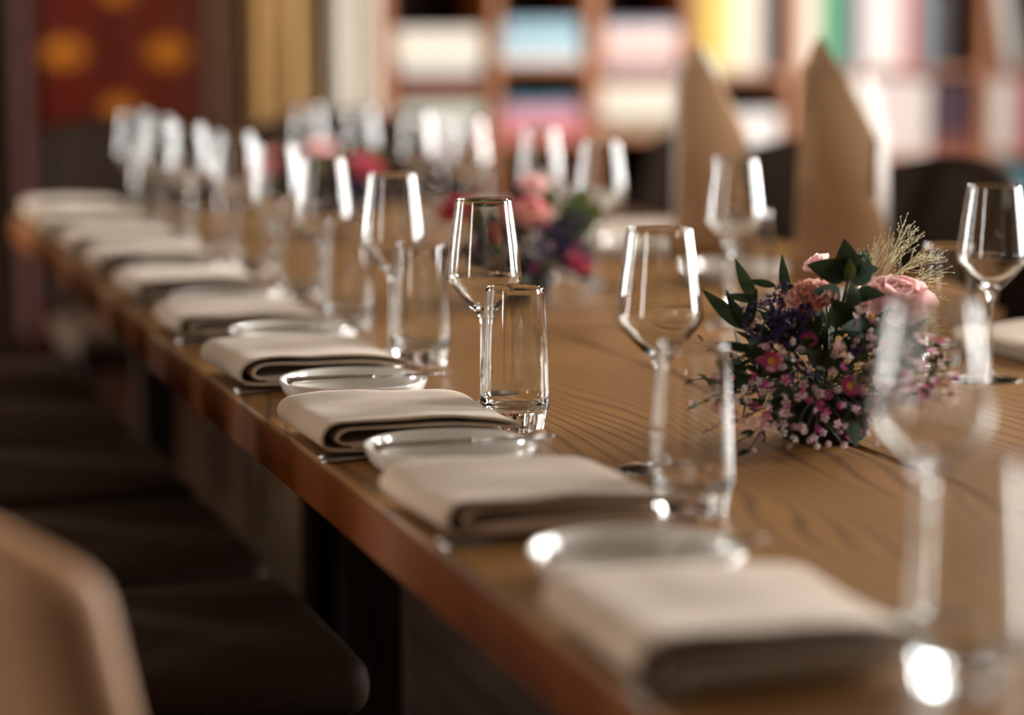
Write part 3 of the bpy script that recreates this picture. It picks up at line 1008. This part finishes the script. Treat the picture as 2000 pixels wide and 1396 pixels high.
    # stalks carrying the large blooms
    for q in ((-0.018, 0.146, 0.030), (0.070, 0.120, 0.0), (0.002, 0.168, -0.045), (-0.060, 0.13, 0.035), (0.020, 0.165, 0.02), (-0.085, 0.118, 0.03), (-0.03, 0.134, 0.058)):
        stem(r, core, B(*q), 0.0016, 0.006, rnd)
    # slim olive leaves at the upper left
    for (a, b) in (((-0.085, 0.118, 0.03), (-0.128, 0.158, 0.03)), ((-0.085, 0.118, 0.03), (-0.104, 0.158, 0.04)), ((-0.085, 0.118, 0.04), (-0.072, 0.160, 0.03)),
                   ((-0.070, 0.140, 0.01), (-0.094, 0.186, 0.0)), ((-0.070, 0.145, 0.01), (-0.104, 0.150, 0.01)), ((-0.038, 0.145, 0.0), (-0.046, 0.190, 0.0)),
                   ((-0.050, 0.158, 0.0), (-0.080, 0.164, 0.0)), ((-0.08, 0.10, 0.06), (-0.115, 0.11, 0.07)), ((-0.06, 0.105, 0.075), (-0.095, 0.098, 0.09))):
        pa, pb = B(*a), B(*b)
        inst('leaf', LEAF_SLIM, r, pa, frame(pb - pa, DV, rnd.uniform(-0.5, 0.5)), (pb - pa).length)
    # eucalyptus leaves standing at the top and spilling over the front
    tops = ((0.020, 0.165, 0.02, 0.018, 0.208, 0.015), (0.018, 0.170, 0.02, -0.020, 0.184, 0.03), (0.020, 0.172, 0.02, 0.052, 0.180, 0.02), (0.024, 0.160, 0.02, 0.044, 0.198, 0.0),
            (0.012, 0.150, 0.03, -0.016, 0.160, 0.05), (0.026, 0.150, 0.03, 0.050, 0.158, 0.05), (0.022, 0.140, 0.04, 0.020, 0.166, 0.055), (0.010, 0.168, 0.01, 0.030, 0.192, 0.03),
            (0.020, 0.128, 0.05, 0.000, 0.150, 0.07), (0.032, 0.120, 0.06, 0.010, 0.128, 0.085))
    for q in tops:
        pa, pb = B(*q[:3]), B(*q[3:])
        inst('leaf', LEAF_BROAD if rnd.random() < 0.7 else LEAF_EUC, r, pa, frame(pb - pa, DV + UP * 0.5, rnd.uniform(-0.4, 0.4)), (pb - pa).length)
    pa = B(0.020, 0.166, 0.03); inst('leaf', LEAF_FRESH, r, pa, frame(B(0.0, 1, 0.2), DV), 0.024)
    for q in ((0.036, 0.118, 0.075, 0.066, 0.112, 0.085), (0.040, 0.102, 0.085, 0.066, 0.090, 0.09), (0.045, 0.088, 0.09, 0.062, 0.076, 0.09), (0.016, 0.036, 0.105, 0.018, 0.012, 0.112), (0.030, 0.062, 0.1, 0.042, 0.044, 0.11)):
        pa, pb = B(*q[:3]), B(*q[3:])
        inst('leaf', LEAF_EUC, r, pa, frame(pb - pa, DV + UP * 0.4, 0.2), (pb - pa).length)
    # airy grass
    for (p0, p1, n, sp) in (((0.040, 0.140, -0.005), (0.058, 0.207, -0.01), 9, 0.022), ((0.042, 0.140, -0.005), (0.040, 0.196, 0.0), 7, 0.020),
                            ((0.050, 0.150, -0.01), (0.096, 0.222, -0.03), 9, 0.030), ((0.050, 0.150, -0.01), (0.114, 0.196, -0.03), 10, 0.032),
                            ((0.060, 0.145, -0.02), (0.128, 0.158, -0.04), 10, 0.036), ((0.070, 0.130, -0.02), (0.126, 0.122, -0.04), 9, 0.036)):
        grass_plume(r, B(*p0), B(*p1), rnd, n, sp)
    return tag(r, label, 'flowers', 'bouquets down the middle of the table')


def far_bouquet(loc, label, seed, roses, scale=1.0):
    rnd = random.Random(seed)
    r = empty('bouquet', loc)
    low_bowl(r)
    core = B(0, 0.05, 0)
    for (a, b, c, sz, ps) in roses:
        bloom('rose', ps, r, B(a, b, c), B(a * 4, 0.8, 0.5), sz, [(6, 0.1, 0.3, 0.95), (6, 0.1, 0.75, 0.9), (5, 0.07, 1.1, 0.85), (4, 0.03, 1.35, 0.75)], rnd)
    for k in range(130):
        v = Vector((rnd.gauss(0, 1), rnd.gauss(0, 1), rnd.gauss(0, 0.9))).normalized()
        v.z = abs(v.z) if v.z < -0.2 else v.z
        p = B(0, 0.055, 0) + Vector((v.x * 0.1, v.y * 0.085, v.z * 0.075)) * rnd.uniform(0.55, 1.0)
        d = v + Vector((rnd.uniform(-1, 1), rnd.uniform(-1, 1), rnd.uniform(-0.3, 0.8))) * 0.7
        inst('leaf', rnd.choice([LEAF_MID, LEAF_BROAD, LEAF_FRESH, LEAF_BROAD]), r, p, frame(d, v, rnd.uniform(-0.6, 0.6)), rnd.uniform(0.025, 0.045))
    for k in range(40):
        v = Vector((rnd.gauss(0, 1), rnd.gauss(0, 1), rnd.gauss(0, 0.8))).normalized()
        v.z = abs(v.z)
        p = B(0.0, 0.055, 0) + Vector((v.x * 0.12, v.y * 0.10, v.z * 0.09))
        inst('waxflower', rnd.choice([FLO_WAX, FLO_MAG, FLO_PURP]), r, p, zframe(v), rnd.uniform(0.004, 0.008))
        if k % 2:
            stem(r, core, p, 0.0008, 0.015, rnd)
    for (a, b, c) in ((0.055, 0.095, 0.05), (0.085, 0.07, 0.04), (0.03, 0.07, 0.07), (0.075, 0.115, 0.02), (-0.06, 0.08, 0.06)):
        for k in range(26):
            v = Vector((rnd.gauss(0, 1), rnd.gauss(0, 1), rnd.gauss(0, 1))).normalized()
            inst('statice_floret', FLO_PURP, r, B(a, b, c) + v * 0.024, zframe(v, 0), 0.007)
    for q in ((0.06, 0.11, 0, 0.11, 0.175, 0), (0.07, 0.10, 0, 0.13, 0.15, 0), (-0.05, 0.11, 0, -0.09, 0.16, 0), (0.03, 0.12, 0, 0.05, 0.18, 0)):
        pa, pb = B(*q[:3]), B(*q[3:])
        inst('leaf', LEAF_FRESH, r, pa, frame(pb - pa, DV, 0.3), (pb - pa).length)
    r.scale = (scale,) * 3
    return tag(r, label, 'flowers', 'bouquets down the middle of the table')


near_bouquet((1.056, 2.232, TZ), 'sharp bouquet of coral, pink and purple flowers on the right half of the table')
far_bouquet((1.125, 3.455, TZ), 'blurred bouquet with red roses behind the sharp wine glass in the middle', 5,
            [(0.015, 0.125, 0.03, 0.038, PET_CORAL + PET_ROSE), (-0.09, 0.13, 0.0, 0.030, PET_ROSE), (0.020, 0.165, 0.0, 0.028, PET_PEONY), (-0.03, 0.10, 0.06, 0.024, PET_ROSE), (0.085, 0.055, 0.05, 0.024, [PET_ROSE[0]])], 1.0)
far_bouquet((1.10, 4.62, TZ), 'most distant, strongly blurred pink bouquet between the rows of wine glasses', 8,
            [(-0.10, 0.12, 0.03, 0.040, PET_ROSE), (0.08, 0.12, 0.02, 0.040, PET_ROSE), (0.0, 0.15, 0.0, 0.036, PET_PEONY)], 1.0)

# ------------------------------------------------------------------ chairs


def pad_mesh(name, w, d, h, r, bow=0.0, lean=0.0, crown=0.0):
    """Upholstered slab: x thickness d, y width w, z height h; rounded; bowed across its width."""
    bm = bmesh.new()
    box_bm(bm, -d / 2, d / 2, -w / 2, w / 2, 0, h, r, 5)
    es = [e for e in bm.edges if abs(e.verts[0].co.y - e.verts[1].co.y) > w * 0.4]
    bmesh.ops.subdivide_edges(bm, edges=es, cuts=10, use_grid_fill=True)
    for v in bm.verts:
        u = v.co.y / (w / 2)
        v.co.x += bow * u * u + lean * v.co.z
        v.co.z += -crown * u * u * (v.co.z / h)
    return bm_mesh(name, bm, True)


def make_chair(mseat, mback):
    r = empty('dining_chair')
    sb = bmesh.new()
    box_bm(sb, -0.22, 0.23, -0.22, 0.22, 0.40, 0.47, 0.030, 4)
    for v in sb.verts:
        if v.co.z > 0.45:
            v.co.z += 0.012 * (1 - (v.co.x / 0.25) ** 2) * (1 - (v.co.y / 0.25) ** 2)
    link('seat', bm_mesh('seat', sb, True), mseat, r)
    bk = link('backrest', pad_mesh('backrest', 0.45, 0.062, 0.47, 0.028, 0.035, -0.20, 0.03), mback, r)
    bk.location = (-0.215, 0, 0.465)
    for sx, sy in ((0.19, 0.18), (0.19, -0.18), (-0.19, 0.18), (-0.19, -0.18)):
        tube('leg', [(sx, sy, 0.40), (sx * 1.06, sy * 1.04, 0.2), (sx * 1.12, sy * 1.08, 0.0)], [0.016, 0.014, 0.011], M_METAL, r, 10)
    box('seat_frame', -0.20, 0.21, -0.20, 0.20, 0.385, 0.402, M_METAL, r, 0.004, 1)
    return r


CH_L = [1.600, 2.210, 2.760, 3.290, 3.800, 4.310, 4.820]
tan_proto = make_chair(M_SEAT, M_TAN)
tan_proto.location = (0.372, CH_L[0] + 0.066, 0)
tan_proto.rotation_euler = (0, 0, 0.3)
tan_proto.scale = (1, 1, 0.955)
tag(tan_proto, 'blurred chair with a tan leather back at the lower left corner', 'chair', 'chairs along the left side of the table')
c2 = copy_tree(tan_proto)
c2.location = (0.402, CH_L[1], 0)
c2.rotation_euler = (0, 0, 0)
c2.scale = (1, 1, 0.935)
tag(c2, 'second tan backed chair at the left picture edge, behind the blurred tan one', 'chair', 'chairs along the left side of the table')
for i, y in enumerate(CH_L[2:]):
    place('chair', lambda: make_chair(M_SEAT, M_LEATHER), (0.43, y, 0), 0,
          '%s chair from the camera pushed in under the left table edge' % ORD[i + 2], 'chair', 'chairs along the left side of the table')
CH_R = [3.10, 3.775, 4.40, 4.92]
CRL = ['dark leather chair on the far side, beside the right picture edge', 'dark leather chair right of the right tall brown napkin',
       'dark leather chair between the two tall brown napkins', 'dark leather chair left of the left tall brown napkin']
for i, y in enumerate(CH_R):
    place('chair', None, (1.74, y, 0), pi, CRL[i], 'chair', 'dark chairs on the far side of the table')
place('chair', None, (0.93, 5.62, 0), -pi / 2, 'left of the two dark chairs at the far head of the table', 'chair', 'dark chairs at the head of the table')
place('chair', None, (1.45, 5.62, 0), -pi / 2, 'right of the two dark chairs at the far head of the table', 'chair', 'dark chairs at the head of the table')

# ------------------------------------------------------------------ bookcase and books
BY = 7.3            # front plane of the bookcase
bc = empty('bookcase', (3.3, BY, 0))
ox = 3.3
UPR = [(1.927, 1.965), (2.290, 2.318), (2.615, 2.655), (2.948, 2.985), (3.300, 3.345), (4.010, 4.055), (4.60, 4.64)]
for a, b in UPR:
    box('upright', a - ox, b - ox, 0, 0.32, 0, 2.4, M_SHELF, bc, 0.002, 1)
box('back_panel', 1.927 - ox, 4.64 - ox, 0.32, 0.335, 0, 2.4, M_DARKWOOD, bc)
# shelf tops per bay
SH = [[0.08, 0.45, 0.770, 0.958, 1.34, 1.72, 2.1], [0.08, 0.45, 0.786, 1.022, 1.38, 1.75, 2.1], [0.08, 0.45, 0.800, 0.978, 1.36, 1.72, 2.1],
      [0.08, 0.45, 0.708, 0.986, 1.38, 1.74, 2.1], [0.08, 0.38, 0.710, 0.994, 1.38, 1.74, 2.1], [0.08, 0.388, 0.708, 0.990, 1.38, 1.74, 2.1]]
for k in range(6):
    a, b = UPR[k][1], UPR[k + 1][0]
    for z in SH[k] + [2.4]:
        box('shelf', a - ox, b - ox, 0.004, 0.32, z - 0.024, z, M_SHELF, bc, 0.002, 1)
tag(bc, 'tall brown wooden bookcase across the background', 'bookcase')

BOOKMAT = {}


def book_mat(c):
    k = 'book_cloth_%02x%02x%02x' % c
    return mat(k, srgb(*[v * 0.93 for v in c]), 0.7, noise_amt=0.06, noise_scale=30)


def book(x0, x1, z0, z1, c, label, lying=False, depth=0.2, lean=0.0, group=None, y=0.03):
    """Book with its spine to the room. Cover boards wrap a page block."""
    r = empty('book', ((x0 + x1) / 2, BY + y, z0))
    w, h = x1 - x0, z1 - z0
    t = 0.003
    bm = bmesh.new()
    if lying:
        box_bm(bm, -w / 2, w / 2, 0, depth, 0, t)
        box_bm(bm, -w / 2, w / 2, 0, depth, h - t, h)
        box_bm(bm, -w / 2, w / 2, -t, t, 0, h)
        pg = (-w / 2 + 0.005, w / 2 - 0.005, t, depth - 0.005, t, h - t)
    else:
        box_bm(bm, -w / 2, -w / 2 + t, 0, depth, 0, h)
        box_bm(bm, w / 2 - t, w / 2, 0, depth, 0, h)
        box_bm(bm, -w / 2, w / 2, -t, t, 0, h)
        pg = (-w / 2 + t, w / 2 - t, t, depth - 0.005, 0.004, h - 0.005)
    link('cover', bm_mesh('book_cover', bm), book_mat(c), r)
    box('pages', *pg, M_PAGES, r)
    r.rotation_euler = (0, lean, 0)
    return tag(r, label, 'book', group)


def row(x, z, specs, where):
    """Upright books side by side: (width, height, colour, colour word)."""
    n = {}
    for i, (w, h, c, word) in enumerate(specs):
        book(x, x + w - 0.0012, z + 0.0003, z + h, c, '%s book, %s from left on %s' % (word, ['first', 'second', 'third', 'fourth', 'fifth', 'sixth', 'seventh', 'eighth', 'ninth', 'tenth', 'eleventh', 'twelfth'][i], where),
             group='upright books in the bookcase')
        x += w


def stack(x0, x1, z, specs, where):
    for i, (h, c, word, dx0, dx1) in enumerate(specs):
        book(x0 + dx0, x1 + dx1, z + 0.0003, z + h - 0.0005, c, '%s book lying %s from bottom %s' % (word, ['first', 'second', 'third', 'fourth', 'fifth', 'sixth'][i], where), True,
             group='lying books in the bookcase')
        z += h


CR, WH, GY, PK = (226, 217, 202), (234, 230, 226), (206, 204, 194), (226, 186, 178)
# first bay (leftmost)
stack(1.985, 2.270, 0.958, [(0.034, (96, 72, 84), 'dark mauve', 0.02, -0.02), (0.034, GY, 'pale grey', 0.012, -0.01), (0.05, CR, 'cream', 0, 0), (0.052, (230, 220, 204), 'thick cream', 0, -0.005)], 'on upper shelf of the leftmost bay')
stack(1.995, 2.280, 0.770, [(0.042, (160, 168, 176), 'blue grey', 0.02, -0.02), (0.03, GY, 'pale grey', 0.0, 0), (0.05, (210, 210, 196), 'greenish white', 0, -0.01)], 'on lower shelf of the leftmost bay')
# second bay
stack(2.330, 2.600, 1.022, [(0.034, (208, 216, 220), 'bluish white', 0, 0), (0.05, (160, 190, 202), 'light blue', 0, 0), (0.05, (150, 186, 200), 'thick light blue', 0.01, -0.01)], 'on upper shelf of the second bay')
stack(2.335, 2.605, 0.786, [(0.04, (196, 92, 106), 'pinkish red', 0.0, 0.0), (0.055, (198, 136, 150), 'dusty pink', 0.0, 0), (0.026, (90, 124, 146), 'steel blue', 0.01, -0.02)], 'on lower shelf of the second bay')
# third bay
stack(2.675, 2.935, 0.978, [(0.04, (140, 130, 140), 'grey mauve', 0.01, -0.02), (0.045, PK, 'pink', 0, 0), (0.05, (232, 196, 188), 'thick pale pink', 0, 0), (0.02, WH, 'thin white', 0.005, 0), (0.02, (150, 140, 160), 'thin lilac grey', 0.01, -0.02)], 'on upper shelf of the third bay')
stack(2.665, 2.940, 0.800, [(0.048, (150, 138, 116), 'khaki', 0.015, -0.02), (0.05, (224, 214, 200), 'off white', 0, 0), (0.05, CR, 'cream', 0, 0)], 'on lower shelf of the third bay')
# fourth bay
row(2.995, 0.986, [(0.040, 0.33, (196, 158, 38), 'mustard yellow'), (0.045, 0.32, (222, 200, 96), 'yellow'), (0.036, 0.30, (226, 214, 150), 'pale yellow'), (0.05, 0.31, (230, 220, 200), 'cream'),
                   (0.055, 0.30, (224, 212, 194), 'beige'), (0.035, 0.29, (110, 108, 116), 'slate grey')], 'upper shelf of the fourth bay')
stack(3.135, 3.295, 0.708, [(0.05, WH, 'white', 0, 0), (0.05, (232, 226, 224), 'thick white', 0, 0), (0.05, WH, 'broad white', 0, -0.004)], 'on lower shelf of the fourth bay')
# fifth, wide bay
row(3.350, 0.994, [(0.035, 0.31, CR, 'cream'), (0.045, 0.30, (238, 228, 208), 'cream white'), (0.060, 0.29, (74, 150, 104), 'green'), (0.040, 0.28, (92, 158, 130), 'sea green'), (0.022, 0.28, (88, 70, 110), 'violet'),
                   (0.030, 0.29, (126, 92, 100), 'mauve brown'), (0.05, 0.31, WH, 'white'), (0.055, 0.31, (236, 230, 228), 'broad white'), (0.05, 0.30, WH, 'plain white'), (0.042, 0.29, (204, 66, 72), 'red'),
                   (0.065, 0.27, (128, 142, 148), 'grey blue'), (0.070, 0.26, (72, 68, 72), 'dark grey')], 'upper shelf of the wide bay')
row(3.475, 0.710, [(0.055, 0.25, WH, 'white'), (0.06, 0.255, (236, 232, 228), 'broad white'), (0.06, 0.25, WH, 'plain white'), (0.045, 0.25, (228, 208, 208), 'pinkish white'), (0.05, 0.245, (230, 214, 212), 'pale pink'),
                   (0.045, 0.25, (226, 212, 206), 'off white'), (0.05, 0.24, (228, 214, 210), 'pale beige')], 'lower shelf of the wide bay')
stack(3.852, 4.004, 0.710, [(0.035, (128, 66, 50), 'red brown', 0, 0), (0.035, (110, 56, 50), 'dark red', 0, 0)], 'on lower shelf of the wide bay')
book(3.856, 3.925, 0.781, 0.950, (70, 38, 58), 'dark plum book standing on the red brown stack in the wide bay, left one')
book(3.928, 3.998, 0.781, 0.945, (62, 32, 46), 'dark plum book standing on the red brown stack in the wide bay, right one')
# sixth bay at the right edge of the picture
book(4.125, 4.175, 0.995, 1.30, WH, 'white book leaning in the rightmost bay', lean=-0.18)
row(4.062, 0.708, [(0.045, 0.25, (232, 226, 220), 'white'), (0.05, 0.25, WH, 'broad white'), (0.05, 0.245, (206, 120, 124), 'pink red'), (0.05, 0.25, (180, 90, 96), 'dusty red')], 'the middle shelf of the rightmost bay')
row(4.085, 0.388, [(0.06, 0.28, (70, 150, 166), 'teal'), (0.06, 0.27, (84, 160, 172), 'light teal'), (0.05, 0.27, (60, 130, 150), 'deep teal')], 'the low shelf of the rightmost bay')
row(4.062, 0.08, [(0.06, 0.27, WH, 'white'), (0.06, 0.275, (236, 230, 224), 'broad white'), (0.06, 0.27, CR, 'cream'), (0.06, 0.265, WH, 'plain white')], 'the bottom shelf of the rightmost bay')

# ------------------------------------------------------------------ curtains, cabinet, trims


def curtain(name, x0, x1, y, z0, z1, m, label, folds=5, amp=0.03):
    n = folds * 12
    bm = bmesh.new()
    cols = []
    for i in range(n + 1):
        u = i / n
        col_ = []
        for j in range(9):
            z = z0 + (z1 - z0) * j / 8
            a = amp * (1.15 - 0.3 * j / 8)
            col_.append(bm.verts.new((x0 + (x1 - x0) * u + 0.006 * sin(u * 30 + j), a * sin(u * folds * 2 * pi) + 0.3 * a * sin(u * 13 + j * 0.3), z)))
        cols.append(col_)
    for i in range(n):
        for j in range(8):
            bm.faces.new((cols[i][j], cols[i + 1][j], cols[i + 1][j + 1], cols[i][j + 1]))
    bmesh.ops.solidify(bm, geom=bm.faces[:], thickness=0.004)
    o = link(name, bm_mesh(name, bm, True), m)
    o.location = (0, y, 0)
    return tag(o, label, 'curtain', 'curtains beside the bookcase')


M_CURT = mat('tan_curtain', srgb(222, 188, 128), 0.85, noise_amt=0.08, noise_scale=8, sheen=0.2)
M_CURTW = mat('white_curtain', srgb(250, 246, 236), 0.85, noise_amt=0.03, noise_scale=8, sheen=0.2)
curtain('curtain', 1.53, 1.72, 7.32, 0.02, 2.55, M_CURT, 'tan curtain hanging left of the bookcase', 4, 0.022)
curtain('curtain', 1.765, 1.905, 7.25, 0.02, 2.55, M_CURTW, 'bright white curtain hanging against the left end of the bookcase', 3, 0.022)

# dark red cabinet with gold flowers
CY = 8.55
M_RED = mat('red_lacquer', srgb(98, 28, 16), 0.3, noise_amt=0.25, noise_scale=5, coat=0.3)
M_GOLD = mat('gold_paint', srgb(206, 122, 22), 0.45, noise_amt=0.2, noise_scale=30)
cb = empty('cabinet', (1.31, CY, 0))
box('body', -0.31, 0.31, 0.0, 0.42, 0.06, 2.1, M_RED, cb, 0.006, 2)
for sx in (-1, 1):
    xa, xb = (-0.305, -0.003) if sx < 0 else (0.003, 0.305)
    d = box('door', xa, xb, -0.022, -0.001, 0.10, 2.06, M_RED, cb, 0.004, 2)
    for zc in (1.585, 1.04, 0.47):
        box('door_panel', xa + 0.045, xb - 0.045, -0.030, -0.0221, zc - 0.23, zc + 0.23, M_RED, d, 0.005, 2)
    tube('handle', [((xb if sx < 0 else xa) - 0.02 * sx * -1, -0.022, 0.78), ((xb if sx < 0 else xa) + 0.02 * sx, -0.045, 0.80), ((xb if sx < 0 else xa) + 0.02 * sx, -0.022, 0.84)], 0.006, M_GOLD, d, 8)
for sx in (-0.28, 0.28):
    for yy in (0.03, 0.39):
        box('foot', sx - 0.02, sx + 0.02, yy - 0.02, yy + 0.02, 0, 0.06, M_RED, cb)


def rosette(parent, x, z, s):
    c = link('rosette', lathe_mesh('rosette_eye', [(0, -0.0), (0.35 * s, -0.0), (0.30 * s, 0.007), (0, 0.010)], 16), M_GOLD, parent,
             Matrix.Translation((x, -0.0305, z)) @ Matrix.Rotation(radians(90), 4, 'X') @ Matrix.Diagonal((1.2, 0.8, 1, 1)))
    pm = PROTO.get('rosette_petal')
    if pm is None:
        v = [(0, 0, 0.004)]
        for k in range(12):
            a = 2 * pi * k / 12
            v.append((0.5 + 0.5 * cos(a), 0.28 * sin(a), 0.0 if k % 12 else 0.002))
        f = [(0, 1 + k, 1 + (k + 1) % 12) for k in range(12)]
        v2 = [(0.5, 0, 0.09)] + [(0.5 + 0.5 * cos(2 * pi * k / 12), 0.28 * sin(2 * pi * k / 12), 0.0) for k in range(12)]
        f2 = [(0, 1 + k, 1 + (k + 1) % 12) for k in range(12)]
        pm = mesh('rosette_petal', v2, f2)
        pm.materials.append(M_GOLD)
        PROTO['rosette_petal'] = pm
    for k in range(8):
        a = 2 * pi * k / 8
        link('petal', pm, None, c, Matrix.Rotation(a, 4, 'Z') @ Matrix.Translation((0.28 * s, 0, 0.001)) @ Matrix.Diagonal((s * 0.78, s * 0.9, s * 0.6, 1)))


for zc in (1.585, 1.04, 0.47):
    for x in (-0.19, 0.172):
        rosette(cb, x, zc, 0.065)
for zc in (1.25, 0.85):
    c0 = rosette(cb, 0.0, zc, 0.05)
tag(cb, 'dark red cabinet with golden flower ornaments in the left background', 'cabinet')

M_POST = mat('mauve_brown_paint', srgb(104, 66, 60), 0.6, noise_amt=0.15, noise_scale=6)
struct(box('trim_1', 0.955, 0.995, 8.50, 8.60, 0.06, 2.3, M_POST, None, 0.004, 1))
struct(box('trim_2', 0.70, 0.952, 8.52, 8.60, 0.0, 2.3, M_DARKWOOD, None, 0.004, 1))
struct(box('trim_3', 1.63, 1.735, 8.45, 8.60, 0.0, 2.3, mat('brown_paint', srgb(96, 66, 44), 0.7, noise_amt=0.2, noise_scale=6), None, 0.004, 1))
